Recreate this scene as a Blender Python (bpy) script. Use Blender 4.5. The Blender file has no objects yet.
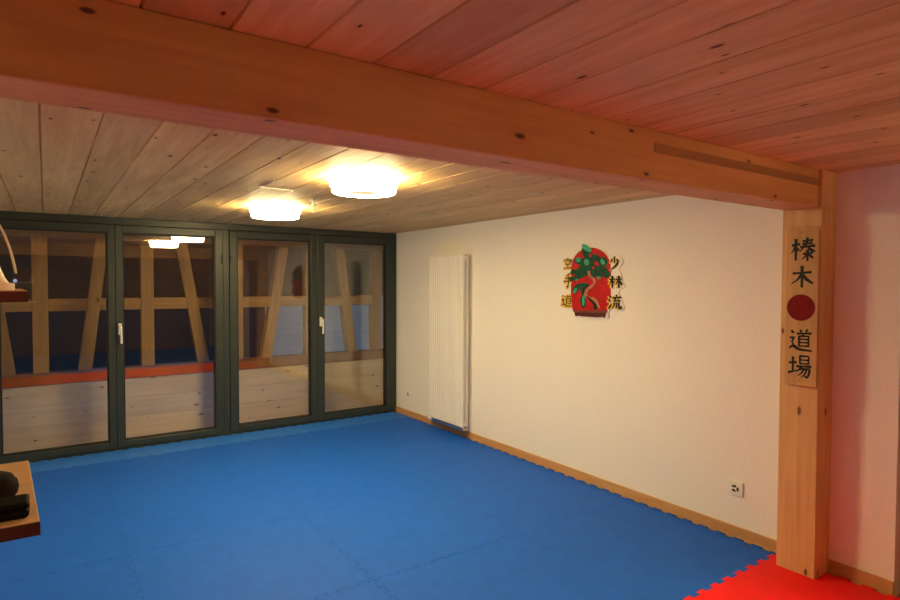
import bpy, bmesh, math, random
from mathutils import Vector, Matrix
random.seed(7)
SC = bpy.context.scene
COL = SC.collection
PI = math.pi
H = 2.07            # ceiling height
# ------------------------------------------------------------------ materials
def new_mat(name):
    m = bpy.data.materials.new(name); m.use_nodes = True
    nt = m.node_tree; nt.nodes.clear()
    out = nt.nodes.new('ShaderNodeOutputMaterial')
    return m, nt, out

def principled(nt, out, col=(.8, .8, .8), rough=.5, metal=0., spec=.5):
    b = nt.nodes.new('ShaderNodeBsdfPrincipled')
    b.inputs['Base Color'].default_value = (*col, 1)
    b.inputs['Roughness'].default_value = rough
    b.inputs['Metallic'].default_value = metal
    b.inputs['Specular IOR Level'].default_value = spec
    nt.links.new(b.outputs[0], out.inputs[0])
    return b

def N(nt, kind, **kw):
    n = nt.nodes.new(kind)
    for k, v in kw.items():
        setattr(n, k, v)
    return n

def math_node(nt, op, a, b=None, c=None):
    n = nt.nodes.new('ShaderNodeMath'); n.operation = op
    for i, v in enumerate((a, b, c)):
        if v is None: continue
        if isinstance(v, (int, float)): n.inputs[i].default_value = v
        else: nt.links.new(v, n.inputs[i])
    return n.outputs[0]

def ramp(nt, src, stops):
    r = nt.nodes.new('ShaderNodeValToRGB')
    e = r.color_ramp.elements
    while len(e) < len(stops): e.new(.5)
    for i, (p, c) in enumerate(stops):
        e[i].position = p
        e[i].color = (c, c, c, 1) if isinstance(c, (int, float)) else (*c, 1)
    nt.links.new(src, r.inputs[0])
    return r.outputs[0]

def mix(nt, fac, a, b, mode='MIX'):
    n = nt.nodes.new('ShaderNodeMix'); n.data_type = 'RGBA'; n.blend_type = mode
    for i, v in ((0, fac), (6, a), (7, b)):
        if isinstance(v, (int, float)): n.inputs[i].default_value = v
        elif isinstance(v, tuple): n.inputs[i].default_value = (*v, 1)
        else: nt.links.new(v, n.inputs[i])
    return n.outputs[2]

def plain(name, col, rough=.5, metal=0., spec=.5, mottle=.06, nscale=40, bump=0.):
    """a paint / plastic / fabric: base colour broken up slightly by noise"""
    m, nt, out = new_mat(name)
    b = principled(nt, out, col, rough, metal, spec)
    tc = N(nt, 'ShaderNodeTexCoord')
    nz = N(nt, 'ShaderNodeTexNoise'); nz.inputs['Scale'].default_value = nscale; nz.inputs['Detail'].default_value = 4
    nt.links.new(tc.outputs['Object'], nz.inputs['Vector'])
    lo = tuple(max(0, c * (1 - mottle)) for c in col); hi = tuple(min(1, c * (1 + mottle)) for c in col)
    nt.links.new(ramp(nt, nz.outputs[0], [(.35, lo), (.65, hi)]), b.inputs['Base Color'])
    if bump:
        bp = N(nt, 'ShaderNodeBump'); bp.inputs['Strength'].default_value = bump; bp.inputs['Distance'].default_value = .002
        nt.links.new(nz.outputs[0], bp.inputs['Height']); nt.links.new(bp.outputs[0], b.inputs['Normal'])
    return m

def wood(name, dark, light, knot, axis='Y', plank=None, plank_axis='X', off=0., knot_scale=2.2, knot_amt=.45, rough=.55, var=.12, grain=22., stain=None):
    """softwood: grain stretched along axis, scattered elliptical knots, optional board to board variation"""
    m, nt, out = new_mat(name)
    b = principled(nt, out, light, rough, 0, .3)
    tc = N(nt, 'ShaderNodeTexCoord')
    sep = N(nt, 'ShaderNodeSeparateXYZ'); nt.links.new(tc.outputs['Object'], sep.inputs[0])
    comp = {k: sep.outputs[k] for k in 'XYZ'}
    val = None
    if plank:
        idx = math_node(nt, 'FLOOR', math_node(nt, 'DIVIDE', math_node(nt, 'SUBTRACT', comp[plank_axis], off), plank))
        wn = N(nt, 'ShaderNodeTexWhiteNoise'); wn.noise_dimensions = '1D'
        nt.links.new(idx, wn.inputs['W'])
        val = wn.outputs['Value']
        comp[axis] = math_node(nt, 'ADD', comp[axis], math_node(nt, 'MULTIPLY', val, 37.))
        pv = [k for k in 'XYZ' if k not in (axis, plank_axis)][0]
        comp[pv] = math_node(nt, 'ADD', comp[pv], math_node(nt, 'MULTIPLY', val, 11.))
    cb = N(nt, 'ShaderNodeCombineXYZ')
    for k in 'XYZ': nt.links.new(comp[k], cb.inputs[k])
    def mapped(sc_axis):
        mp = N(nt, 'ShaderNodeMapping')
        s = [1, 1, 1]; s['XYZ'.index(axis)] = sc_axis
        mp.inputs['Scale'].default_value = s
        nt.links.new(cb.outputs[0], mp.inputs[0]); return mp.outputs[0]
    g = N(nt, 'ShaderNodeTexNoise'); g.inputs['Scale'].default_value = grain; g.inputs['Detail'].default_value = 5; g.inputs['Roughness'].default_value = .6
    g.inputs['Distortion'].default_value = .6
    nt.links.new(mapped(.06), g.inputs['Vector'])
    g2 = N(nt, 'ShaderNodeTexNoise'); g2.inputs['Scale'].default_value = 3.; g2.inputs['Detail'].default_value = 3
    nt.links.new(mapped(.35), g2.inputs['Vector'])
    gv = math_node(nt, 'ADD', math_node(nt, 'MULTIPLY', g.outputs[0], .6), math_node(nt, 'MULTIPLY', g2.outputs[0], .4))
    colr = ramp(nt, gv, [(.36, dark), (.62, light)])
    if stain:
        g3 = N(nt, 'ShaderNodeTexNoise'); g3.inputs['Scale'].default_value = 1.6; g3.inputs['Detail'].default_value = 6; g3.inputs['Roughness'].default_value = .7
        nt.links.new(mapped(.4), g3.inputs['Vector'])
        colr = mix(nt, ramp(nt, g3.outputs[0], [(.5, 0.), (.72, .55)]), colr, stain)
    # knots
    others = [k for k in 'XYZ' if k != axis]
    cb2 = N(nt, 'ShaderNodeCombineXYZ')
    nt.links.new(math_node(nt, 'MULTIPLY', comp[axis], .42), cb2.inputs[0])
    nt.links.new(math_node(nt, 'ADD', comp[others[0]], comp[others[1]]), cb2.inputs[1])
    v = N(nt, 'ShaderNodeTexVoronoi'); v.voronoi_dimensions = '2D'; v.inputs['Scale'].default_value = knot_scale; v.inputs['Randomness'].default_value = 1
    nt.links.new(cb2.outputs[0], v.inputs['Vector'])
    sc = N(nt, 'ShaderNodeSeparateColor'); nt.links.new(v.outputs['Color'], sc.inputs[0])
    size = math_node(nt, 'MULTIPLY_ADD', sc.outputs[1], .050*knot_scale/6, .022*knot_scale/6)
    rel = math_node(nt, 'DIVIDE', v.outputs['Distance'], size)
    k = ramp(nt, rel, [(.55, 1.), (1., 0.)])
    kk = math_node(nt, 'MULTIPLY', k, math_node(nt, 'LESS_THAN', sc.outputs[0], knot_amt))
    halo = math_node(nt, 'MULTIPLY', ramp(nt, math_node(nt, 'DIVIDE', rel, 3.), [(.2, .45), (1., 0.)]), math_node(nt, 'LESS_THAN', sc.outputs[0], knot_amt))
    colr = mix(nt, halo, colr, dark)
    colr = mix(nt, kk, colr, knot)
    if plank:
        f = math_node(nt, 'MULTIPLY_ADD', val, 2 * var, 1 - var)
        hv = N(nt, 'ShaderNodeHueSaturation'); nt.links.new(colr, hv.inputs['Color']); nt.links.new(f, hv.inputs['Value'])
        colr = hv.outputs[0]
    nt.links.new(colr, b.inputs['Base Color'])
    bp = N(nt, 'ShaderNodeBump'); bp.inputs['Strength'].default_value = .15; bp.inputs['Distance'].default_value = .002
    nt.links.new(gv, bp.inputs['Height']); nt.links.new(bp.outputs[0], b.inputs['Normal'])
    return m

def glass_mat(name):
    """window pane: clear transmission plus Schlick reflection, the same from both sides"""
    m, nt, out = new_mat(name)
    ge = N(nt, 'ShaderNodeNewGeometry')
    d = N(nt, 'ShaderNodeVectorMath', operation='DOT_PRODUCT')
    nt.links.new(ge.outputs['Normal'], d.inputs[0]); nt.links.new(ge.outputs['Incoming'], d.inputs[1])
    c = math_node(nt, 'ABSOLUTE', d.outputs['Value'])
    f = math_node(nt, 'MULTIPLY_ADD', math_node(nt, 'POWER', math_node(nt, 'SUBTRACT', 1., c), 5.), 1 - GLASS_F0, GLASS_F0)
    t = N(nt, 'ShaderNodeBsdfTransparent'); t.inputs[0].default_value = (.985, .99, .985, 1)
    g = N(nt, 'ShaderNodeBsdfGlossy'); g.inputs['Roughness'].default_value = 0.0; g.inputs[0].default_value = (1, 1, 1, 1)
    mx = N(nt, 'ShaderNodeMixShader')
    nt.links.new(f, mx.inputs[0]); nt.links.new(t.outputs[0], mx.inputs[1]); nt.links.new(g.outputs[0], mx.inputs[2])
    nt.links.new(mx.outputs[0], out.inputs[0])
    return m

def emit_mat(name, col, strength):
    m, nt, out = new_mat(name)
    e = N(nt, 'ShaderNodeEmission'); e.inputs[0].default_value = (*col, 1); e.inputs[1].default_value = strength
    nt.links.new(e.outputs[0], out.inputs[0]); return m

UP_W = 15.
GLASS_F0 = .047
LAMP_COL = (1.0, .76, .36)
LAMP_STRENGTH = 62.
PLW, PLO = .18, -3.364
M = dict(
    glass=glass_mat('double_glazing'),
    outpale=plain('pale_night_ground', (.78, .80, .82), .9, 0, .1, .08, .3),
    plaster=plain('wall_plaster', (.86, .84, .80), .9, 0, .2, .02, 60, .12),
    ceiling=wood('ceiling_boards', (.60, .37, .145), (.80, .57, .265), (.12, .045, .02), 'Y', PLW, 'X', PLO, 6.5, .6, .6, .12, 26, stain=(.50, .31, .16)),
    beam=wood('beam_timber', (.56, .27, .09), (.72, .40, .16), (.12, .05, .02), 'X', None, knot_scale=7, knot_amt=.5, grain=20),
    batten=wood('beam_inlay', (.30, .14, .055), (.42, .22, .09), (.12, .05, .02), 'X', None, grain=24),
    post=wood('post_timber', (.56, .32, .13), (.74, .47, .22), (.15, .06, .02), 'Z', None, knot_scale=6, knot_amt=.3, grain=24),
    sign=wood('sign_board', (.48, .27, .10), (.62, .38, .16), (.30, .14, .05), 'Z', None, knot_scale=6., knot_amt=.08, grain=30),
    base=wood('baseboard_wood', (.48, .24, .09), (.64, .37, .16), (.15, .06, .02), 'Y', None, knot_scale=5, knot_amt=.3),
    subfloor=wood('subfloor_boards', (.22, .13, .07), (.34, .22, .12), (.1, .05, .02), 'Y', .12, 'X'),
    loggia=wood('balcony_timber', (.34, .20, .095), (.50, .31, .155), (.15, .07, .03), 'Z', None, knot_scale=4, knot_amt=.3),
    loggia_h=wood('balcony_timber_level', (.34, .20, .095), (.50, .31, .155), (.15, .07, .03), 'X', None, knot_scale=4, knot_amt=.3),
    rail=wood('balcony_rail_timber', (.20, .085, .03), (.30, .14, .05), (.2, .07, .02), 'X', None, knot_scale=4, knot_amt=.2),
    board=wood('balcony_boards', (.68, .53, .35), (.84, .69, .48), (.13, .07, .04), 'X', .187, 'Z', .555, 7, .75, .6, .06),
    door=wood('brown_door', (.22, .13, .07), (.32, .20, .11), (.1, .05, .02), 'Z', None),
    frame=plain('frame_paint', (.030, .042, .036), .38, 0, .5, .08, 30),
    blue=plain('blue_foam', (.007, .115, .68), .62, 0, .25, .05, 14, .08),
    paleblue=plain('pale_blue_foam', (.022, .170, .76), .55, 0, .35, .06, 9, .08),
    red=plain('red_foam', (.76, .010, .010), .65, 0, .3, .04, 14, .08),
    white=plain('white_enamel', (.86, .85, .82), .32, 0, .5, .01),
    plastic=plain('white_plastic', (.84, .82, .78), .4, 0, .5, .02),
    ivory=plain('ivory_plastic', (.82, .76, .62), .45, 0, .5, .03),
    steel=plain('brushed_steel', (.62, .61, .60), .3, 1., .5, .05, 80),
    silver=plain('handle_aluminium', (.88, .87, .84), .3, .15, .5, .03, 80),
    hole=plain('socket_hole', (.02, .018, .015), .7),
    rubber=plain('black_rubber', (.012, .011, .011), .5, 0, .4, .2, 30),
    black=plain('black_case', (.004, .004, .004), .7, 0, .1, .2, 30),
    darkbrown=plain('dark_brown_glaze', (.014, .009, .007), .8, 0, .1, .3, 24),
    ink=plain('black_ink', (.010, .009, .008), .6, 0, .3, .3, 60),
    signred=plain('sign_red_paint', (.20, .003, .005), .6, 0, .15, .1, 40),
    sunred=plain('emblem_red', (.50, .006, .010), .5, 0, .2, .12, 18),
    leaf=plain('emblem_dark_green', (.002, .068, .036), .5, 0, .2, .35, 30),
    leaflight=plain('emblem_light_green', (.05, .40, .24), .5, 0, .2, .2, 30),
    bark=plain('emblem_bark', (.46, .17, .09), .4, 0, .4, .25, 40),
    pot=plain('emblem_pot', (.085, .012, .012), .4, 0, .4, .15, 30),
    potrim=plain('emblem_pot_rim', (.20, .04, .03), .4, 0, .4, .15, 30),
    yellow=plain('emblem_yellow', (.78, .50, .05), .4, 0, .4, .1, 30),
    shelf=wood('shelf_birch', (.82, .58, .28), (.90, .70, .40), (.5, .25, .1), 'X', None, knot_amt=.1, rough=.4),
    shelfedge=plain('shelf_edge_shaded', (.10, .022, .014), .45, 0, .4, .1),  # red-brown front edge, its unlit darkness put into the colour
    diffuser=emit_mat('lamp_opal_glow', LAMP_COL, 25.),
    diffuser_bottom=emit_mat('lamp_opal_underside', LAMP_COL, LAMP_STRENGTH),
    lampcore=emit_mat('lamp_opal_centre', (1., .66, .33), .45),
    bluelight=emit_mat('bead_glow', (.55, .65, 1.), .2),
    ground=plain('night_ground', (.008, .010, .013), .9),
)

# ------------------------------------------------------------------ mesh helpers
class MB:
    def __init__(s): s.bm = bmesh.new()
    def box(s, x0, x1, y0, y1, z0, z1):
        vs = [s.bm.verts.new(p) for p in ((x0,y0,z0),(x1,y0,z0),(x1,y1,z0),(x0,y1,z0),(x0,y0,z1),(x1,y0,z1),(x1,y1,z1),(x0,y1,z1))]
        for f in ((3,2,1,0),(4,5,6,7),(0,1,5,4),(1,2,6,5),(2,3,7,6),(3,0,4,7)):
            s.bm.faces.new([vs[i] for i in f])
        return s
    def obox(s, a, b, w, d, up=(0,1,0)):
        """square bar from a to b: w across, d along up"""
        a, b, up = Vector(a), Vector(b), Vector(up)
        t = (b - a).normalized(); u = up.normalized(); n = t.cross(u).normalized()
        vs = [s.bm.verts.new(p + n*i*w/2 + u*j*d/2) for p in (a, b) for i, j in ((-1,-1),(1,-1),(1,1),(-1,1))]
        for f in ((3,2,1,0),(4,5,6,7),(0,1,5,4),(1,2,6,5),(2,3,7,6),(3,0,4,7)):
            s.bm.faces.new([vs[i] for i in f])
        return s
    def prism(s, pts, fn, d0, d1):
        """polygon pts (2d) mapped by fn(u,v,d)->xyz between depths d0 and d1"""
        lo = [s.bm.verts.new(fn(u, v, d0)) for u, v in pts]; hi = [s.bm.verts.new(fn(u, v, d1)) for u, v in pts]
        n = len(pts)
        s.bm.faces.new(lo[::-1]); s.bm.faces.new(hi)
        for i in range(n): s.bm.faces.new((lo[i], lo[(i+1)%n], hi[(i+1)%n], hi[i]))
        return s
    def lathe(s, prof, c=(0,0,0), axis='Z', seg=40, loop=False):
        """prof: list of (radius, height)"""
        rings = []
        for r, h in prof:
            ring = []
            for i in range(seg):
                a = 2*PI*i/seg; p = (r*math.cos(a), r*math.sin(a), h)
                if axis == 'X': p = (p[2], p[0], p[1])
                if axis == 'Y': p = (p[1], p[2], p[0])
                ring.append(s.bm.verts.new(Vector(c) + Vector(p)))
            rings.append(ring)
        for a, b in zip(rings, rings[1:] + (rings[:1] if loop else [])):
            for i in range(seg): s.bm.faces.new((a[i], a[(i+1)%seg], b[(i+1)%seg], b[i]))
        if not loop:
            s.bm.faces.new(rings[0][::-1]); s.bm.faces.new(rings[-1])
        return s
    def tube(s, pts, r, seg=10):
        pts = [Vector(p) for p in pts]; rings = []
        rs = r if isinstance(r, (list, tuple)) else [r]*len(pts)
        up = Vector((.13, .27, .95))
        for i, p in enumerate(pts):
            t = (pts[min(i+1, len(pts)-1)] - pts[max(i-1, 0)]).normalized()
            n = t.cross(up).normalized(); m = n.cross(t)
            rings.append([s.bm.verts.new(p + rs[i]*(n*math.cos(2*PI*k/seg) + m*math.sin(2*PI*k/seg))) for k in range(seg)])
        for a, b in zip(rings, rings[1:]):
            for i in range(seg): s.bm.faces.new((a[i], a[(i+1)%seg], b[(i+1)%seg], b[i]))
        s.bm.faces.new(rings[0][::-1]); s.bm.faces.new(rings[-1])
        return s
    def build(s, name, mat, parent=None, loc=(0,0,0), bevel=0, smooth=False, seg=2):
        bmesh.ops.recalc_face_normals(s.bm, faces=s.bm.faces)
        me = bpy.data.meshes.new(name); s.bm.to_mesh(me); s.bm.free()
        o = bpy.data.objects.new(name, me); COL.objects.link(o)
        mats = mat if isinstance(mat, (list, tuple)) else [mat]
        for x in mats: me.materials.append(x)
        o.location = loc
        if parent: o.parent = parent
        if bevel:
            b = o.modifiers.new('bevel', 'BEVEL'); b.width = bevel; b.segments = seg; b.limit_method = 'ANGLE'; b.angle_limit = .6
        if smooth:
            for p in me.polygons: p.use_smooth = True
            if hasattr(me, 'set_sharp_from_angle'): me.set_sharp_from_angle(angle=.7)
        return o

def thing(name, label, cat, loc=(0,0,0), group=None):
    o = bpy.data.objects.new(name, None); COL.objects.link(o); o.location = loc
    o.empty_display_size = .1
    return tag(o, label, cat, group)
def tag(o, label, cat, group=None):
    o['label'] = label; o['category'] = cat
    if group: o['group'] = group
    return o
def struct(o, label=None, cat=None):
    o['kind'] = 'structure'
    if label: o['label'] = label
    if cat: o['category'] = cat
    return o
def smooth_path(pts, n=6):
    """Catmull-Rom resampling in 2d or 3d"""
    P = [Vector(p) for p in pts]
    if len(P) < 3:
        return [P[0].lerp(P[1], i/n) for i in range(n+1)]
    out = []
    for i in range(len(P)-1):
        a, b, c, d = P[max(i-1,0)], P[i], P[i+1], P[min(i+2, len(P)-1)]
        for k in range(n):
            t = k/n
            out.append(.5*((2*b) + (c-a)*t + (2*a-5*b+4*c-d)*t*t + (3*b-a-3*c+d)*t**3))
    out.append(P[-1]); return out

# ------------------------------------------------------------------ room shell
XL, YF = -4.0, -8.6
LW = -4.0
# sub floor (below the mats), extends under the balcony wall
struct(MB().box(XL-.1, .25, YF-.1, .06, -.16, -.02).build('floor', M['subfloor']), 'wooden floor hidden under the puzzle mats', 'floor')
# boarded ceiling: boards with V joints
mb = MB(); seams = [PLO + PLW*k for k in range(-5, 23)]
prof = []
for s0 in seams:
    prof += [(s0-.0045, H), (s0-.001, H+.009), (s0+.001, H+.009), (s0+.0045, H)]
prof = [(-4.1, H)] + [p for p in prof if -4.09 < p[0] < .24] + [(.25, H), (.25, H+.12), (-4.1, H+.12)]
mb.prism(prof, lambda u, v, d: (u, d, v), YF-.1, 0.06)
struct(mb.build('ceiling', M['ceiling']), 'knotty board ceiling running from the glass doors overhead', 'ceiling')
# right wall with its end; a brown door stands in the opening beyond
WE = -4.90
struct(MB().box(0, .25, WE, .06, -.02, H).build('wall_right', M['plaster']), 'long white plastered wall on the right', 'wall')
struct(MB().box(0, .25, YF, WE-.95, -.02, H).box(0, .25, WE-.95, WE, 2.0, H).build('wall_right_front', M['plaster']), 'white wall beyond the brown door opening', 'wall')
d5 = struct(MB().box(.09, .13, WE-.95, WE, -.018, 2.0).build('door_5', M['door']), 'brown wooden door at the far right edge', 'door')
struct(MB().box(XL-.1, XL, YF, .06, -.02, H).build('wall_left', M['plaster']), 'white plastered wall on the left', 'wall')
struct(MB().box(XL-.1, .25, YF-.1, YF, -.02, H).build('wall_front', M['door']), 'brown boarded wall behind the viewer', 'wall')
struct(MB().box(XL, -3.79, 0, .06, -.02, H).build('wall_back', M['plaster']), 'narrow strip of wall left of the glass doors', 'wall')
# baseboards on the right wall (two lengths, either side of the post)
struct(MB().box(-.012, 0, -4.422, -.002, -.019, .062).build('baseboard_right', M['base'], bevel=.002), 'brown wooden baseboard along the white wall', 'baseboard')
struct(MB().box(-.012, 0, WE+.001, -4.616, -.019, .062).build('baseboard_front', M['base'], bevel=.002), 'brown wooden baseboard right of the timber post', 'baseboard')

# ------------------------------------------------------------------ glazed doors
ZB, ZT = .077, 1.935
panes = [(-3.668, -2.905), (-2.789, -2.005), (-1.798, -1.042), (-.896, -.141)]
sash = [(-3.730, -2.848), (-2.846, -1.932), (-1.871, -.970), (-.968, -.056)]
fr = MB()
fr.box(-3.79, -.003, -.022, .055, 2.005, H-.001).box(-3.79, -.003, -.022, .055, -.018, .018)
fr.box(-3.79, -3.732, -.022, .055, .018, 2.005).box(-.054, -.003, -.022, .055, .018, 2.005).box(-1.930, -1.873, -.022, .055, .018, 2.005)
struct(fr.build('trim_1', M['frame'], bevel=.004), 'dark green fixed frame around the four glass doors', 'door frame')
names = ['first dark green glass door from the left, by the shelves', 'second dark green glass door from the left, with white handle',
         'third dark green glass door from the left, without handle', 'dark green glass door nearest the white wall, with white handle']
for i, ((p0, p1), (s0, s1)) in enumerate(zip(panes, sash)):
    r = bpy.data.objects.new('door_%d' % (i+1), None); COL.objects.link(r); r.location = (s0, 0, .02); struct(r, names[i], 'glass door')
    L = lambda x: x - s0
    y0, y1 = -.034, .040
    z = lambda v: v - .02
    f = MB()
    f.box(0, L(p0), y0, y1, 0, z(2.003)).box(L(p1), L(s1), y0, y1, 0, z(2.003))
    f.box(L(p0), L(p1), y0, y1, 0, z(ZB)).box(L(p0), L(p1), y0, y1, z(ZT), z(2.003))
    f.build('door_frame', M['frame'], r, bevel=.005)
    g = MB()  # glazing beads, stepped inwards
    for a, b, c, d in ((p0-.001, p0+.010, ZB, ZT), (p1-.010, p1+.001, ZB, ZT), (p0+.010, p1-.010, ZB-.001, ZB+.010), (p0+.010, p1-.010, ZT-.010, ZT+.001)):
        g.box(L(a), L(b), -.022, .03, z(c), z(d))
    g.build('glazing_bead', M['rubber'], r)
    pc, ph = L((p0+p1)/2), (p1-p0)/2 + .002
    pn = MB().box(-ph, ph, -.008, -.004, z(ZB)-.002, z(ZT)+.002).box(-ph, ph, .012, .016, z(ZB)-.002, z(ZT)+.002)
    po = pn.build('glass_pane', M['glass'], r, (pc, 0, 0)); po.rotation_euler.z = .010
    if i in (1, 3):
        hx = L(-2.815) if i == 1 else L(-.935)
        h = MB().box(hx-.014, hx+.014, y0-.006, y0, z(1.03), z(1.13)).build('handle_plate', M['silver'], r, bevel=.004)
        lv = MB()
        lv.tube(smooth_path([(hx, y0-.004, z(1.105)), (hx, y0-.045, z(1.106)), (hx+.002, y0-.058, z(1.095)), (hx+.004, y0-.058, z(1.04)), (hx+.006, y0-.050, z(.955))], 6),
                [.010]*8 + [.0105]*9 + [.0095]*8, 12)
        lv.build('handle', M['silver'], r, smooth=True)
    for hz in (.25, 1.72):   # hinges on the outer stile
        hxx = (L(s0)+.012) if i in (0, 2) else (L(s1)-.012)
        MB().lathe([(.007, -.04), (.008, -.038), (.008, .038), (.007, .04)], (hxx, y0-.006, z(hz)), 'Z', 14).build('hinge', M['frame'], r, smooth=True)

# ------------------------------------------------------------------ balcony behind the glass: boards, rail and half timber frame
BY = .50
struct(MB().box(-4.5, .6, .061, BY+.20, -.22, -.12).build('floor_balcony', M['loggia_h']), 'balcony floor behind the glass doors', 'floor')
mb = MB(); zz = .555
while zz > -.12:
    mb.box(-4.45, .45, BY, BY+.03, max(zz-.185, -.118), zz); zz -= .187
struct(mb.build('wall_balcony', M['board'], bevel=.003), 'low wall of pale knotty boards behind the glass doors', 'wall')
tf = thing('balcony_timber_frame', 'half timbered frame with slanting braces seen through the glass doors', 'timber frame', (0, BY+.06, .555))
tz = lambda v: v - .555
def post(x0, x1): MB().box(x0, x1, -.06, .06, tz(.668), tz(1.905)).build('post', M['loggia'], tf, bevel=.004)
posts = [(-4.33, -4.21), (-3.457, -3.337), (-2.583, -2.467), (-1.72, -1.60), (-.895, -.775), (-.04, .08)]
for a, b in posts: post(a, b)
MB().box(-4.45, .45, -.075, .06, 0, tz(.668)).build('handrail', M['rail'], tf, bevel=.006)
MB().box(-4.45, .45, -.065, .07, tz(1.905), tz(2.02)).build('top_plate', M['loggia_h'], tf, bevel=.004)
for (a, b) in zip(posts, posts[1:]):
    MB().box(a[1], b[0], -.05, .05, tz(1.228), tz(1.342)).build('cross_rail', M['loggia_h'], tf, bevel=.004)
for (xt, zt_, xb, zb_) in ((-3.80, 1.905, -3.64, .668), (-2.905, 1.905, -3.057, .668), (-2.212, 1.905, -2.005, .668), (-1.146, 1.905, -1.345, .668), (-.474, 1.905, -.308, .668)):
    d = Vector((xt-xb, 0, zt_-zb_)).normalized()
    mb = MB().prism([(xb-.055, tz(zb_)), (xb+.055, tz(zb_)), (xt+.055, tz(zt_)), (xt-.055, tz(zt_))], lambda u, v, dd: (u, dd, v), -.056, .056)
    mb.build('brace', M['loggia'], tf, bevel=.004)
struct(MB().box(-4.6, 5., .061, BY+.13, 2.075, 2.19).prism([(BY+.13, 2.075), (BY+.13, 2.19), (3.2, 1.38), (3.2, 1.27)], lambda u, v, d: (d, u, v), -4.6, 5.).build('ceiling_balcony', M['door']), 'dark eave sloping down over the balcony', 'eave')
struct(MB().box(-90, 160, 4, 190, -2.7, -2.6).build('ground', M['ground']), 'dark ground outside at night', 'ground')
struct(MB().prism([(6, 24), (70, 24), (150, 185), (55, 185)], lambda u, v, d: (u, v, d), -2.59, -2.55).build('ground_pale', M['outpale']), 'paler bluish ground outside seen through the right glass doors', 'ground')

# ------------------------------------------------------------------ puzzle mats
TH = .0195
NT = 9
def edge_path(p, q, depth, period_n, sgn):
    """dovetail edge from p to q (2d), offset along the left normal by +-depth"""
    p, q = Vector(p), Vector(q); t = (q-p); Ln = t.length; t.normalize(); n = Vector((-t.y, t.x))*sgn
    pts = [p.copy()]
    per = Ln/period_n
    for i in range(period_n):
        c = (i+.5)*per; w = per*.25; fl = per*.05
        # neck at -depth, head at +depth (wider): tooth centred in each period
        pts += [p + t*(c-w+fl*.9) - n*depth*0 , ]
        a = pts.pop()
        pts += [p + t*(c-w+fl) - n*depth, p + t*(c-w-fl) + n*depth, p + t*(c+w+fl) + n*depth, p + t*(c+w-fl) - n*depth]
    pts = [pts[0]] + pts[1:] + [q.copy()]
    # start and end run on the -depth line
    pts[0] = p - n*depth*0; pts[-1] = q - n*depth*0
    return pts
TD = .011
GAP = .0006
def clean(pts):
    out = []
    for p in pts:
        if not out or (p-out[-1]).length > 1e-5: out.append(p)
    if (out[0]-out[-1]).length < 1e-5: out.pop()
    return out
def inset(pts, d):
    n = len(pts); res = []
    for i in range(n):
        a, b, c = pts[i-1], pts[i], pts[(i+1)%n]
        t1 = (b-a).normalized(); t2 = (c-b).normalized()
        n1 = Vector((-t1.y, t1.x)); n2 = Vector((-t2.y, t2.x))
        k = 1 + n1.dot(n2)
        m = (n1+n2)/k if k > .2 else n1
        res.append(b + m*d)
    return res
def mat_outline(x0, x1, y0, y1, nx, ny, kinds=('j','j','j','j')):
    """counter clockwise; seams always generated left->right / bottom->top so neighbours interlock"""
    b = edge_path((x0, y0), (x1, y0), TD, nx, 1)
    r = edge_path((x1, y0), (x1, y1), TD, ny, 1)
    tp = edge_path((x0, y1), (x1, y1), TD, nx, 1)[::-1]
    l = edge_path((x0, y0), (x0, y1), TD, ny, 1)[::-1]
    return inset(clean(b[:-1] + r[:-1] + tp[:-1] + l[:-1]), GAP)
def puzzle_mat(x0, x1, y0, y1, nx, ny, mat, label, group, name='puzzle_mat', cut=None):
    cx, cy = (x0+x1)/2, (y0+y1)/2
    pts = mat_outline(x0, x1, y0, y1, nx, ny)
    if cut: pts = cut(pts)
    pts = [p - Vector((cx, cy)) for p in pts]
    mb = MB().prism([(p.x, p.y) for p in pts], lambda u, v, d: (u, v, d), 0, TH)
    o = mb.build(name, mat, None, (cx, cy, -.0195), bevel=.0007, seg=1)
    return tag(o, label, 'floor mat', group)
XE = -.026
ordin = ['first', 'second', 'third', 'fourth']
colw = ['beside the white wall', 'second column from the white wall', 'third column from the white wall', 'column furthest from the white wall']
for c in range(4):
    x1 = XE - c*.993; x0 = x1 - .993
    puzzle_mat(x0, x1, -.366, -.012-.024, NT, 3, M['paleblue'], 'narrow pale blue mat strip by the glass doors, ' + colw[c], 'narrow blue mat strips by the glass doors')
    for r in range(4):
        y1 = -.366 - r*.998; y0 = y1 - .998
        where = ['next to the pale strip', 'second row from the pale strip', 'third row from the pale strip', 'last row before the red mats'][r]
        puzzle_mat(x0, x1, y0, y1, NT, NT, M['blue'], 'large blue puzzle mat, ' + where + ', ' + colw[c], 'large blue puzzle mats')
def notch(pts):
    """cut round the timber post out of the right hand edge"""
    px, py0, py1 = -.1635, -4.6165, -4.4205
    out, done = [], False
    for p in pts:
        if p.x > -.06 and py0 < p.y < py1:
            if not done:
                out += [Vector((XE-.004, py0)), Vector((px, py0)), Vector((px, py1)), Vector((XE-.004, py1))]; done = True
            continue
        out.append(p)
    return clean(out)
for c in range(4):
    x1 = XE - c*.993; x0 = x1 - .993; y1 = -4.358; y0 = y1 - .998
    if c == 0:
        puzzle_mat(x0, x1, y0, y1, NT, NT, M['red'], 'bright red puzzle mat notched around the timber post', 'red puzzle mats', cut=notch)
    else:
        puzzle_mat(x0, x1, y0, y1, NT, NT, M['red'], 'red puzzle mat in the row under the beam, left of the notched one', 'red puzzle mats')
    for r in range(3):
        puzzle_mat(x0, x1, -5.356 - (r+1)*.998, -5.356 - r*.998, NT, NT, M['blue'], 'blue puzzle mat on the viewer side of the red row', 'blue puzzle mats behind the red row')

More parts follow.
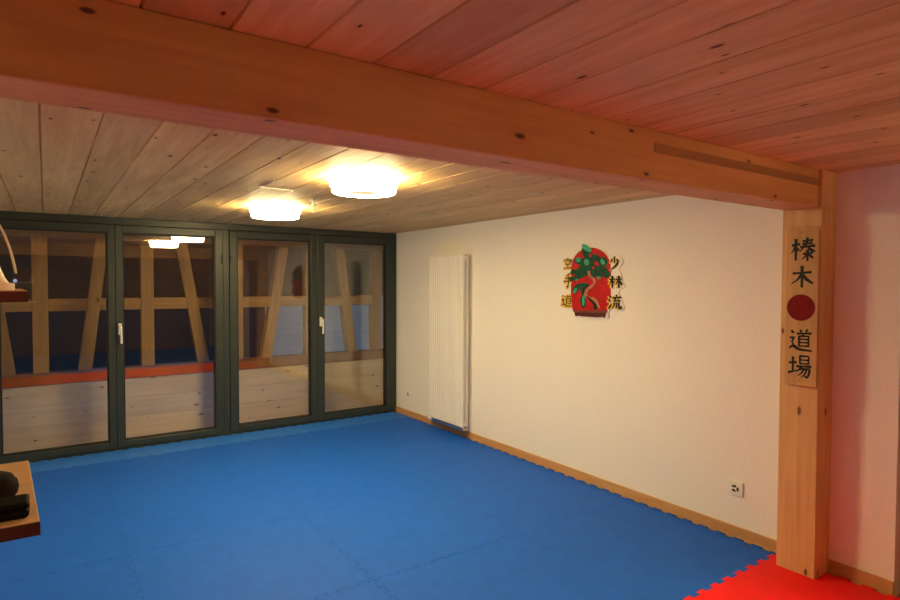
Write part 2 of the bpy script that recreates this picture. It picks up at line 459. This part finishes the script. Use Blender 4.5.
# ------------------------------------------------------------------ beam and post
PX, PY0, PY1 = -.161, -4.613, -4.424
BM = thing('ceiling_beam', 'long knotty timber beam crossing the ceiling above the mats', 'beam', (XL+.001, -4.511, 1.884))
bl = abs(XL+.001) - .001
cut = bl + PX + .001
MB().box(0, cut-.002, -.087, .087, 0, H-1.884-.0005).build('timber', M['beam'], BM, bevel=.004)
MB().box(2.52, cut-.002, -.0905, -.0868, .105, .140).build('inlaid_strip', M['batten'], BM)
for bx, bz in ((cut-.03, .05), (cut-.45, .035)):
    MB().lathe([(.007, 0), (.007, .002), (.004, .004)], (bx, -.0865, bz), 'Y', 12).build('peg', M['batten'], BM)
PT = thing('timber_post', 'square timber post carrying the beam against the white wall', 'post', (0, (PY0+PY1)/2, -.019))
pw = (PY1-PY0)/2
pm = MB().box(PX, -.0005, -pw, pw, 0, 1.883+.019).build('shaft', M['post'], PT, bevel=.004)
MB().box(PX, -.0005, -pw, -pw+.19-.003, 1.883+.0192, H+.019-.0005).build('post_head', M['post'], PT, bevel=.003)

# ------------------------------------------------------------------ brush writing
G = {
 'hazel': [([(5,32),(38,28)],8,'h'),([(22,6),(22,94)],9,'v'),([(21,34),(14,50),(3,64)],7,'t'),([(25,42),(34,54)],8,'d'),
           ([(48,17),(90,13)],7,'h'),([(48,28),(88,25)],7,'h'),([(40,40),(98,36)],8,'h'),([(68,3),(62,30),(36,60)],8,'t'),([(68,38),(82,52),(99,60)],9,'n'),
           ([(78,50),(60,57)],6,'t'),([(50,68),(90,64)],7,'h'),([(69,54),(69,97)],8,'v'),([(67,68),(58,80),(44,90)],6,'t'),([(71,68),(92,86)],8,'n')],
 'tree': [([(10,36),(90,31)],8,'h'),([(50,3),(50,97)],10,'v'),([(48,36),(34,60),(4,82)],8,'t'),([(52,36),(68,60),(97,80)],11,'n')],
 'way': [([(48,4),(55,15)],8,'d'),([(80,2),(71,16)],7,'t'),([(34,22),(96,18)],7,'h'),([(63,21),(57,32)],6,'t'),([(44,32),(44,78)],7,'v'),([(44,33),(84,31),(84,78)],7,'c'),
         ([(46,46),(82,45)],6,'h'),([(46,60),(82,59)],6,'h'),([(44,75),(84,74)],6,'h'),([(10,8),(22,21)],9,'d'),([(4,42),(24,38),(14,58),(22,74)],7,'c'),([(3,88),(20,77),(48,90),(99,93)],10,'n')],
 'place': [([(3,38),(36,33)],8,'h'),([(20,10),(20,76)],8,'v'),([(0,82),(38,68)],8,'t'),([(50,4),(50,40)],7,'v'),([(50,5),(86,4),(86,40)],7,'c'),([(50,22),(86,21)],6,'h'),([(50,38),(86,37)],6,'h'),
           ([(36,51),(99,47)],8,'h'),([(56,52),(46,66),(33,76)],7,'t'),([(52,61),(92,59),(87,86),(80,97),(70,90)],8,'c'),([(66,61),(56,80),(38,94)],6,'t'),([(79,61),(70,84),(54,99)],6,'t')],
 'few': [([(50,3),(50,50)],10,'v'),([(30,22),(13,48)],9,'t'),([(68,20),(90,44)],10,'n'),([(80,46),(56,74),(14,97)],10,'t')],
 'woods': [([(4,32),(46,29)],8,'h'),([(26,4),(26,96)],9,'v'),([(25,34),(4,68)],7,'t'),([(28,40),(42,56)],8,'d'),
           ([(52,32),(98,29)],8,'h'),([(76,4),(76,96)],9,'v'),([(75,34),(50,76)],8,'t'),([(78,36),(100,76)],10,'n')],
 'flow': [([(8,8),(24,19)],9,'d'),([(2,36),(18,46)],9,'d'),([(4,94),(28,58)],9,'t'),([(62,0),(68,12)],8,'d'),([(34,21),(98,18)],8,'h'),([(60,22),(44,45),(86,41)],7,'c'),([(74,30),(90,50)],8,'d'),
          ([(46,54),(44,74),(30,97)],8,'t'),([(63,54),(63,92)],8,'v'),([(80,54),(80,84),(87,94),(99,92),(98,78)],9,'c')],
 'sky': [([(50,0),(50,14)],9,'d'),([(12,18),(9,36)],8,'d'),([(12,20),(92,18),(82,36)],8,'c'),([(38,24),(34,40),(12,52)],7,'t'),([(60,24),(62,40),(84,44)],7,'c'),([(24,60),(78,57)],8,'h'),([(50,60),(50,90)],9,'v'),([(6,95),(95,92)],9,'h')],
 'hand': [([(78,4),(52,14),(22,19)],8,'t'),([(18,37),(84,32)],8,'h'),([(2,58),(98,53)],8,'h'),([(50,15),(54,68),(48,96),(32,86)],10,'c')],
}
WP = {'h': (1.1, .75, 1.15), 'v': (1.1, .9, .8), 't': (1.15, .85, .25), 'n': (.5, 1.1, .55), 'd': (.45, 1., .9), 'c': (1., .85, .75)}
def brush(mb, glyph, mapf, d0, d1, wk=1., dx=0, dy=0):
    for k, (pts, w, kind) in enumerate(G[glyph]):
        path = smooth_path(pts, 5) if kind != 'c' else [q for a, b in zip(pts, pts[1:]) for q in [Vector(a).lerp(Vector(b), i/4) for i in range(4)]] + [Vector(pts[-1])]
        a, b, c = WP[kind]; n = len(path)-1; L, R = [], []
        for i, p in enumerate(path):
            t = (path[min(i+1, n)] - path[max(i-1, 0)]).normalized(); nn = Vector((-t.y, t.x))
            s = i/n; wd = (a + (b-a)*s*2 if s < .5 else b + (c-b)*(s-.5)*2) * w * wk / 2
            L.append(p+nn*wd); R.append(p-nn*wd)
        poly = [(q.x+dx, q.y+dy) for q in L + R[::-1]]
        for i in range(n):
            quad = [(q.x+dx, q.y+dy) for q in (L[i], L[i+1], R[i+1], R[i])]
            mb.prism(quad, mapf, d0 + k*1e-5, d1 + k*1e-5)
    return mb

# ------------------------------------------------------------------ name board on the post
SG = thing('dojo_sign', 'tall wooden name board with black brush characters and red disc on the post', 'sign', (PX, -4.534, .978))
SW, SH, ST = .154, .812, .018
MB().box(-ST, 0, -SW/2, SW/2, 0, SH).build('board', M['sign'], SG, bevel=.002)
def sign_map(u0, v0, sx, sy):
    # glyph box (0..100, y down) -> local sign coords; glyph x runs towards -y (to the right as seen)
    return lambda u, v, d: (-ST - d, SW/2 - (u0 + u/100*sx)*SW, SH*(1 - (v0 + v/100*sy)))
for gname, u0, v0, sx, sy, lab in (('hazel', .12, .065, .78, .155, None), ('tree', .13, .240, .74, .145, None), ('way', .12, .640, .74, .145, None), ('place', .12, .805, .74, .145, None)):
    mb = MB(); brush(mb, gname, sign_map(u0, v0, sx, sy), .0002, .0014, 1.3)
    mb.build('brush_character', M['ink'], SG)
dc = [(.44*SW*math.cos(a), .44*SW*math.sin(a)) for a in [2*PI*i/48 for i in range(48)]]
MB().prism([(SW*.02+u, SH*(1-.507)+v) for u, v in dc], lambda u, v, d: (-ST-d, u, v), .0002, .0015).build('red_disc', M['signred'], SG)
for v in (.034, .968):
    MB().lathe([(.0045, 0), (.0045, -.0015), (.002, -.003)], (-ST, SW*.02, SH*(1-v)), 'X', 12).build('nail', M['batten'], SG)

# ------------------------------------------------------------------ emblem on the wall (drawn on a 600 x 600 grid over its patch of wall)
EO = (0., -2.955, 1.24)
EH = (-.00278628, 0., -2.426743, .00050836, -.00137384, 1.934071, .00033626, -.00000588)
def em(px, py, d):
    w = EH[6]*px + EH[7]*py + 1
    return (-d, (EH[0]*px + EH[1]*py + EH[2])/w - EO[1], (EH[3]*px + EH[4]*py + EH[5])/w - EO[2])
EMB = thing('wall_emblem', 'cut-out emblem of a bonsai on a red sun with characters, hung on white wall', 'wall emblem', EO)
def ell(cx, cy, rx, ry, rot=0, n=28):
    c, s = math.cos(rot), math.sin(rot)
    return [(cx + rx*math.cos(2*PI*i/n)*c - ry*math.sin(2*PI*i/n)*s, cy + rx*math.cos(2*PI*i/n)*s + ry*math.sin(2*PI*i/n)*c) for i in range(n)]
def closed(pts, n=5):
    P = [Vector(p) for p in pts]; m = len(P); out = []
    for i in range(m):
        a, b, c, d = P[i-1], P[i], P[(i+1)%m], P[(i+2)%m]
        for k in range(n):
            t = k/n; q = .5*((2*b)+(c-a)*t+(2*a-5*b+4*c-d)*t*t+(3*b-a-3*c+d)*t**3); out.append((q.x, q.y))
    return out
back = closed([(132,170),(160,148),(190,158),(215,120),(246,84),(285,76),(318,100),(372,116),(414,158),(440,142),(482,158),(496,192),(470,235),(486,262),(490,300),(510,338),(482,358),(470,375),(486,410),(504,474),(472,488),(424,478),(408,500),(396,536),(214,528),(200,474),(128,462),(122,440),(142,400),(140,330),(132,240)], 4)
MB().prism(back, em, .0005, .010).build('backing_board', M['plastic'], EMB)
sun = [(196,478),(186,400),(184,300),(190,225)] + [(306 + 118*math.cos(a), 226 - 121*math.sin(a)) for a in [PI - PI*i/24 for i in range(25)]] + [(426,300),(424,400),(402,484)]
MB().prism(sun, em, .0105, .0125).build('red_sun', M['sunred'], EMB)
lf = MB()
for k, e in enumerate(((283,140,26,46,-.5),(235,186,30,20,.2),(282,205,46,42,0),(330,168,34,22,.2),(378,192,28,30,.3),(352,244,58,36,.15),(398,268,24,20,.4),(258,248,52,34,-.6),(216,288,30,15,-.3),(300,248,30,26,0),(318,276,16,12,.4),(212,252,20,12,-.7))):
    lf.prism(ell(*e), em, .0130, .0150 - k*.00006)
lf.prism(closed([(198,352),(228,322),(282,318),(292,334),(268,342),(274,392),(252,390),(238,352),(214,382),(200,378)], 3), em, .0130, .0150)
lf.prism(ell(260,428,17,40), em, .0130, .0150)
lf.prism(ell(196,250,10,18,.4), em, .0130, .0150).prism(ell(402,262,20,14), em, .0130, .0149).prism(ell(188,292,14,10), em, .0130, .0148)
lf.build('foliage', M['leaf'], EMB)
for e in ((281,108,34,16,.6),(230,180,15,14,0),(281,194,16,20,-.3),(378,190,12,19,-.4),(354,286,11,9,0),(212,364,8,18,.5),(262,424,7,30,0),(222,298,8,5,0)):
    MB().prism(ell(*e), em, .0152, .0162).build('leaf_highlight', M['leaflight'], EMB)
for e in ((222,218,13,14,.3),(344,206,13,9,.5),(306,150,7,12,.2),(322,226,7,9,.2)):   # red gaps between the leaves
    MB().prism(ell(*e), em, .0152, .0158).build('sun_gap', M['sunred'], EMB)
def ribbon(mb, pts, ws, d0, d1):
    path = smooth_path(pts, 5); n = len(path)-1; L, R = [], []
    for i, p in enumerate(path):
        t = (path[min(i+1,n)]-path[max(i-1,0)]).normalized(); nn = Vector((-t.y, t.x))
        s = i/n*(len(ws)-1); k = min(int(s), len(ws)-2); w = ws[k]+(ws[k+1]-ws[k])*(s-k)
        L.append(p+nn*w/2); R.append(p-nn*w/2)
    for i in range(n):
        mb.prism([tuple(q) for q in (L[i], L[i+1], R[i+1], R[i])], em, d0, d1)
tr = MB(); ribbon(tr, [(296,246),(302,272),(330,304),(322,330),(288,358),(276,392),(300,408),(332,420),(354,474)], [16,14,15,14,18,20,14,20,24], .0165, .0185)
tr.build('trunk', M['bark'], EMB)
ts = MB(); tu = MB(); ribbon(ts, [(284,398),(312,424),(330,446),(340,476)], [8,14,20,26], .0187, .0194); ribbon(tu, [(300,330),(268,350),(262,380)], [5,9,10], .0187, .0192)
ts.build('trunk_dark_side', M['ink'], EMB); tu.build('branch_dark_side', M['ink'], EMB)
MB().prism([(208,492),(396,497),(388,528),(376,520),(352,524),(250,518),(232,514),(216,518)], em, .0105, .018).build('pot', M['pot'], EMB)
MB().prism([(202,478),(404,484),(402,497),(204,491)], em, .0105, .020).build('pot_rim', M['potrim'], EMB)
def em_map(x0, y0, w, h): return lambda u, v, d: em(x0+u/100*w, y0+v/100*h, d)
for gname, x0, y0, w, h, side in (('sky',140,166,54,66,0),('hand',142,256,52,92,0),('way',128,384,66,78,0),('few',414,156,64,84,1),('woods',412,272,78,78,1),('flow',408,388,78,88,1)):
    mb = MB(); brush(mb, gname, em_map(x0, y0, w, h), .0127, .0142, 3.2 if side == 0 else 2.1, -4 if side == 0 else -9, 4)
    mb.build('character_outline', M['yellow'], EMB)
    mb = MB(); brush(mb, gname, em_map(x0, y0, w, h), .0145, .0158, .95 if side == 0 else 1.6, 4, 0)
    mb.build('brush_character', M['ink'], EMB)

# ------------------------------------------------------------------ radiator
RY0, RY1, RZ0, RZ1 = -.885, -1.490, .118, 1.768
RD = thing('tall_radiator', 'tall white tubular radiator hung on the white wall near the glass doors', 'radiator', (-.0006, (RY0+RY1)/2, RZ0))
rw = abs(RY1-RY0)/2; rh = RZ1-RZ0; nt_ = 16; pit = 2*rw/nt_
def flat_tube(x, y):
    w, d = pit*.41, .012
    pts = [(w*math.copysign(abs(math.cos(a))**.6, math.cos(a)), d*math.copysign(abs(math.sin(a))**.6, math.sin(a))) for a in [2*PI*i/16 for i in range(16)]]
    return MB().prism(pts, lambda u, v, dd: (x+v, y+u, dd), .004, rh-.004)
for i in range(nt_):
    y = rw - pit*(i+.5)
    flat_tube(-.100, y).build('front_tube', M['white'], RD, smooth=True)
for i in range(nt_):
    y = rw - pit*(i+.5)
    flat_tube(-.052, y).build('rear_tube', M['white'], RD, smooth=True)
for zc in (.03, rh-.03):
    MB().box(-.088, -.064, -rw+.004, rw-.004, zc-.02, zc+.02).build('header', M['white'], RD, bevel=.006)
MB().box(-.112, -.040, -rw, rw, rh-.003, rh+.004).build('top_cover', M['white'], RD, bevel=.002)
for zc in (.25, rh-.25):
    for yy in (-rw+.06, rw-.06):
        MB().box(-.040, 0, yy-.012, yy+.012, zc-.03, zc+.03).build('wall_bracket', M['white'], RD, bevel=.002)
MB().tube(smooth_path([(-.076, rw-.05, .014), (-.076, rw-.05, -.02), (-.076, rw-.05, -.045), (-.05, rw-.05, -.05), (0, rw-.05, -.05)], 5), .008, 10).build('supply_pipe', M['steel'], RD, smooth=True)
MB().tube(smooth_path([(-.076, rw-.10, .014), (-.076, rw-.10, -.02), (-.076, rw-.10, -.045), (-.05, rw-.10, -.05), (0, rw-.10, -.05)], 5), .008, 10).build('return_pipe', M['steel'], RD, smooth=True)
MB().box(-.094, -.058, rw-.125, rw-.03, -.035, -.003).build('valve_body', M['steel'], RD, bevel=.006)
tv = MB().lathe([(.014, -.035), (.019, -.028), (.021, 0), (.021, .035), (.017, .048)], (-.080, rw-.004, -.019), 'Y', 24).build('thermostat_head', M['plastic'], RD, smooth=True)
MB().lathe([(.016, 0), (.016, .012), (.012, .016)], (-.080, rw+.044, -.019), 'Y', 20).build('end_knob', M['rubber'], tv, smooth=True)
MB().box(-.110, -.045, -rw+.002, rw-.15, -.030, -.001).build('bottom_cover', M['steel'], RD, bevel=.003)

# ------------------------------------------------------------------ sockets
def socket(y, z, w, h, label, holes):
    r = thing('wall_socket', label, 'socket', (0, y, z-h/2))
    MB().box(-.012, -.0003, -w/2, w/2, 0, h).build('cover_plate', M['plastic'], r, bevel=.003)
    MB().box(-.0135, -.011, -w*.33, w*.33, h*.17, h*.83).build('insert', M['plastic'], r, bevel=.002)
    for (hy, hz) in holes:
        MB().lathe([(.0075, 0), (.0075, -.0012), (.0075-.0004, -.0014)], (-.0133, -hy*w, h*(.5-hz)), 'X', 14).build('contact_hole', M['hole'], r)
    return r
socket(-4.110, .287, .088, .086, 'white wall socket low on the wall near the timber post', [(-.14,-.15),(-.01,-.17),(-.14,.12),(-.04,.14),(.17,-.06),(.17,.06)])
socket(-.303, .246, .075, .075, 'white wall socket low in the corner by the glass doors', [(-.1,-.12),(-.1,.12),(.12,0)])

# ------------------------------------------------------------------ ceiling lamps
def lamp(x, y, label, first=None):
    group = 'round tiered ceiling lamps'
    if first:
        r = first.copy(); COL.objects.link(r); r.location = (x, y, H)
        tag(r, label, 'ceiling lamp', group)
        for ch in first.children:
            c = ch.copy(); c.parent = r; COL.objects.link(c)
        return r
    r = thing('ceiling_lamp', label, 'ceiling lamp', (x, y, H), group)
    MB().lathe([(.15, -.0005), (.15, -.012), (.10, -.070), (.085, -.070)], seg=48).build('lamp_body', M['white'], r, smooth=True)
    for (ri, ro, z0, z1) in ((.10, .192, -.025, -.002), (.095, .183, -.053, -.034), (.085, .174, -.082, -.062)):
        rm = .006
        prof = [(ri, z0), (ro-rm, z0), (ro-.002, z0+.003), (ro, z0+.007), (ro, z1-.006), (ro-.004, z1), (ri, z1)]
        MB().lathe(prof, seg=64, loop=True).build('glow_ring', M['diffuser'], r, smooth=True)
    MB().lathe([(.088, -.0822), (.088, -.0835), (.166, -.0835), (.166, -.0822)], seg=64, loop=True).build('underside_ring', M['diffuser_bottom'], r, smooth=True)
    MB().lathe([(.084, -.072), (.084, -.077), (.080, -.079)], seg=48).build('centre_disc', M['lampcore'], r, smooth=True)
    return r
l1 = lamp(-1.915, -3.06, 'glowing tiered round ceiling lamp nearer the timber beam')
lamp(-1.915, -1.56, 'glowing tiered round ceiling lamp nearer the glass doors', l1)

# ------------------------------------------------------------------ small things on the ceiling
wh = thing('lamp_hook', 'small hanging lamp hook with white connectors between the two round lamps', 'ceiling hook', (-1.84, -2.12, H))
MB().lathe([(.016, -.0004), (.016, -.006), (.006, -.012)], seg=18).build('hook_base', M['steel'], wh, smooth=True)
MB().tube(smooth_path([(0,0,-.01), (.002,.001,-.05), (0,0,-.085), (.006,0,-.098), (.014,0,-.092)], 5), .0025, 8).build('hook_wire', M['steel'], wh, smooth=True)
for (a, b) in ((-.016, .004), (.016, -.004)):
    MB().tube([(a*.3, b*.3, -.012), (a*.8, b, -.022), (a, b, -.030)], .0022, 8).tube([(a, b, -.028), (a*1.1, b*1.1, -.046)], .0075, 10).build('connector', M['plastic'], wh, smooth=True)
wc = MB()
wc.tube(smooth_path([(0, 0, -.003), (.10, .012, -.004), (.195, .022, -.004)], 6), .0028, 8)
wc.tube(smooth_path([(0, 0, -.003), (.012, -.12, -.003), (.008, -.25, -.003)], 6), .0028, 8)
wc.lathe([(.009, -.0005), (.009, -.008), (.006, -.012)], (.200, .0225, 0), 'Z', 14)
tag(wc.build('ceiling_cable', M['plastic'], None, (-2.30, -2.455, H), smooth=True), 'thin white cable fixed to the ceiling boards beside the lamps', 'cable')

# ------------------------------------------------------------------ wall shelves on the left
def shelf(name, label, x1, y0, y1, ztop, th):
    r = thing(name, label, 'shelf', (XL, (y0+y1)/2, ztop-th))
    d = (y1-y0)/2
    X1 = x1-XL; X2 = X1 - 2*d*.055
    MB().prism([(.0005, -d+.002), (X1, -d+.002), (X2, d), (.0005, d)], lambda u, v, dd: (u, v, dd), 0, th).build('shelf_board', M['shelf'], r, bevel=.001)
    MB().box(.0005, X1+.0005, -d-.001, -d+.0015, -.0004, th-.0006).build('front_edge', M['shelfedge'], r)
    for bx in (.12, .40):
        MB().box(bx-.01, bx+.01, -d+.04, d-.02, -.012, -.0005).build('bracket', M['shelfedge'], r)
    return r
LZ, UZ = 1.197, 1.489
shelf('wall_shelf', 'lower wooden shelf at the left edge holding dark round jar', -3.366, -5.082, -4.762, LZ, .017)
shelf('wall_shelf', 'upper wooden shelf at the left edge with curved cream wire', -3.374, -5.082, -4.84, UZ, .014)
# dark round jar with a small knob, mostly past the picture edge
JR = thing('round_jar', 'dark brown round jar with small knob at the back of lower shelf', 'jar', (-3.433, -4.968, LZ))
MB().lathe([(.030, .0003), (.036, .003), (.0415, .010), (.043, .018), (.0415, .026), (.037, .031)], seg=40).build('body', M['darkbrown'], JR, smooth=True)
jl = MB().lathe([(.0375, .0313), (.036, .034), (.024, .039), (.008, .041)], seg=40).build('lid', M['darkbrown'], JR, smooth=True)
MB().lathe([(.004, .041), (.006, .044), (.007, .047), (.003, .049)], (.012, 0, 0), seg=20).build('knob', M['darkbrown'], jl, smooth=True)
# black case
bc = thing('black_case', 'black rounded case lying at the front of lower shelf', 'case', (-3.427, -5.043, LZ))
MB().box(-.062, .050, -.022, .022, .0004, .012).build('case_bottom', M['black'], bc, bevel=.0055, seg=4, smooth=True)
MB().box(-.062, .050, -.022, .022, .0123, .021).build('case_lid', M['black'], bc, bevel=.0042, seg=4, smooth=True)
# cream wire holder
WHD = thing('wire_holder', 'cream holder with arching wire and tiny bead on upper shelf', 'holder', (-3.428, -5.02, UZ))
MB().lathe([(.039, .0003), (.039, .009), (.033, .0095), (.029, .016), (.024, .030), (.017, .050), (.010, .062)], seg=32).build('foot', M['ivory'], WHD, smooth=True)
MB().tube(smooth_path([(0,0,.055), (-.012,0,.085), (-.012,0,.108), (.002,0,.112), (.022,-.002,.088), (.034,-.003,.056), (.0405,-.004,.022)], 8), .0016, 8).build('arching_wire', M['ivory'], WHD, smooth=True)
MB().lathe([(.0006, -.0024), (.0018, -.0014), (.0024, 0), (.0018, .0014), (.0006, .0024)], (.0395, -.004, .0125), 'Z', 14).build('bead', M['bluelight'], WHD, smooth=True)

# ------------------------------------------------------------------ unseen swivel spotlights added to brighten the front area and the shelves
def spotlight(x, y, target, power, label):
    r = thing('added_spotlight', label, 'spotlight', (x, y, H), 'added swivel spotlights behind the viewer')
    MB().lathe([(.045, -.0004), (.045, -.018), (.012, -.022), (.012, -.05)], seg=28).build('mount', M['white'], r, smooth=True)
    d = (Vector(target) - Vector((x, y, H-.06))).normalized()
    q = d.to_track_quat('-Z', 'Y')
    sh = MB().lathe([(.020, .05), (.036, .045), (.040, -.04), (.038, -.04), (.034, .02), (.018, .03)], seg=28).build('shade', M['white'], r, (0, 0, -.062), smooth=True)
    sh.rotation_euler = q.to_euler()
    l = bpy.data.lights.new('fill_spot', 'SPOT'); l.energy = power; l.color = SPOT_COL; l.spot_size = math.radians(SPOT_DEG); l.spot_blend = .8; l.shadow_soft_size = .03
    lo = bpy.data.objects.new('fill_spot', l); COL.objects.link(lo); lo.parent = r; lo.location = Vector((0, 0, -.062)) + d*.042; lo.rotation_euler = q.to_euler()
SPOT_COL, SPOT_DEG, SPOT_W = (1., .60, .27), 48, 82.
spotlight(-2.6, -6.35, (-2.5, -5.05, 0), SPOT_W, 'added white swivel spotlight, unseen on the ceiling behind the viewer, left one')
spotlight(-1.2, -6.35, (-1.2, -5.05, 0), SPOT_W, 'added white swivel spotlight, unseen on the ceiling behind the viewer, right one')
SPOT_DEG = 20
spotlight(-2.3, -6.45, (-3.45, -5.0, 1.40), 15., 'added small white swivel spotlight, unseen behind the viewer, aimed at the wall shelves')  # added to brighten the shelf tops and the cream wire

# unseen bowl uplighter added on the right wall to brighten the front ceiling
ul = thing('added_uplighter', 'added white bowl uplighter, unseen on the wall beyond the brown door', 'added wall lamp', (-.16, -6.8, 1.42))
MB().lathe([(.03, 0), (.09, .02), (.125, .06), (.135, .10), (.130, .10), (.120, .062), (.085, .025), (.028, .006)], seg=36).build('bowl', M['white'], ul, smooth=True)
MB().box(.10, .159, -.03, .03, .02, .08).build('wall_bracket', M['white'], ul, bevel=.004)
bl_ = bpy.data.lights.new('fill_bulb', 'POINT'); bl_.energy = UP_W; bl_.color = (1., .62, .30); bl_.shadow_soft_size = .05
bo = bpy.data.objects.new('fill_bulb', bl_); COL.objects.link(bo); bo.parent = ul; bo.location = (0, 0, .064)

# ------------------------------------------------------------------ light, world, camera
w = bpy.data.worlds.new('night'); SC.world = w; w.use_nodes = True
bg = w.node_tree.nodes['Background']; bg.inputs[0].default_value = (.55, .70, 1.0, 1); bg.inputs[1].default_value = .06

cam = bpy.data.cameras.new('camera'); co = bpy.data.objects.new('camera', cam); COL.objects.link(co)
f_px, yaw, pitch, roll = 587.01, .603502, .0294649, .0028134
F = Vector((math.sin(yaw)*math.cos(pitch), math.cos(yaw)*math.cos(pitch), -math.sin(pitch)))
R = Vector((math.cos(yaw), -math.sin(yaw), 0)); U = R.cross(F)
R2 = R*math.cos(roll) + U*math.sin(roll); U2 = -R*math.sin(roll) + U*math.cos(roll)
co.matrix_world = Matrix(((R2.x, U2.x, -F.x, -3.35595), (R2.y, U2.y, -F.y, -5.98152), (R2.z, U2.z, -F.z, 1.50039), (0, 0, 0, 1)))
cam.sensor_width = 36; cam.lens = f_px*36/900; cam.clip_start = .05
SC.camera = co
SC.view_settings.view_transform = 'Standard'; SC.view_settings.look = 'None'
SC.view_settings.gamma = 1; SC.view_settings.use_curve_mapping = False
SC.view_settings.exposure = 1.32
SC.cycles.max_bounces = 14; SC.cycles.diffuse_bounces = 8; SC.cycles.glossy_bounces = 6; SC.cycles.transparent_max_bounces = 24
SC.cycles.use_denoising = True
SC.cycles.sample_clamp_indirect = 8
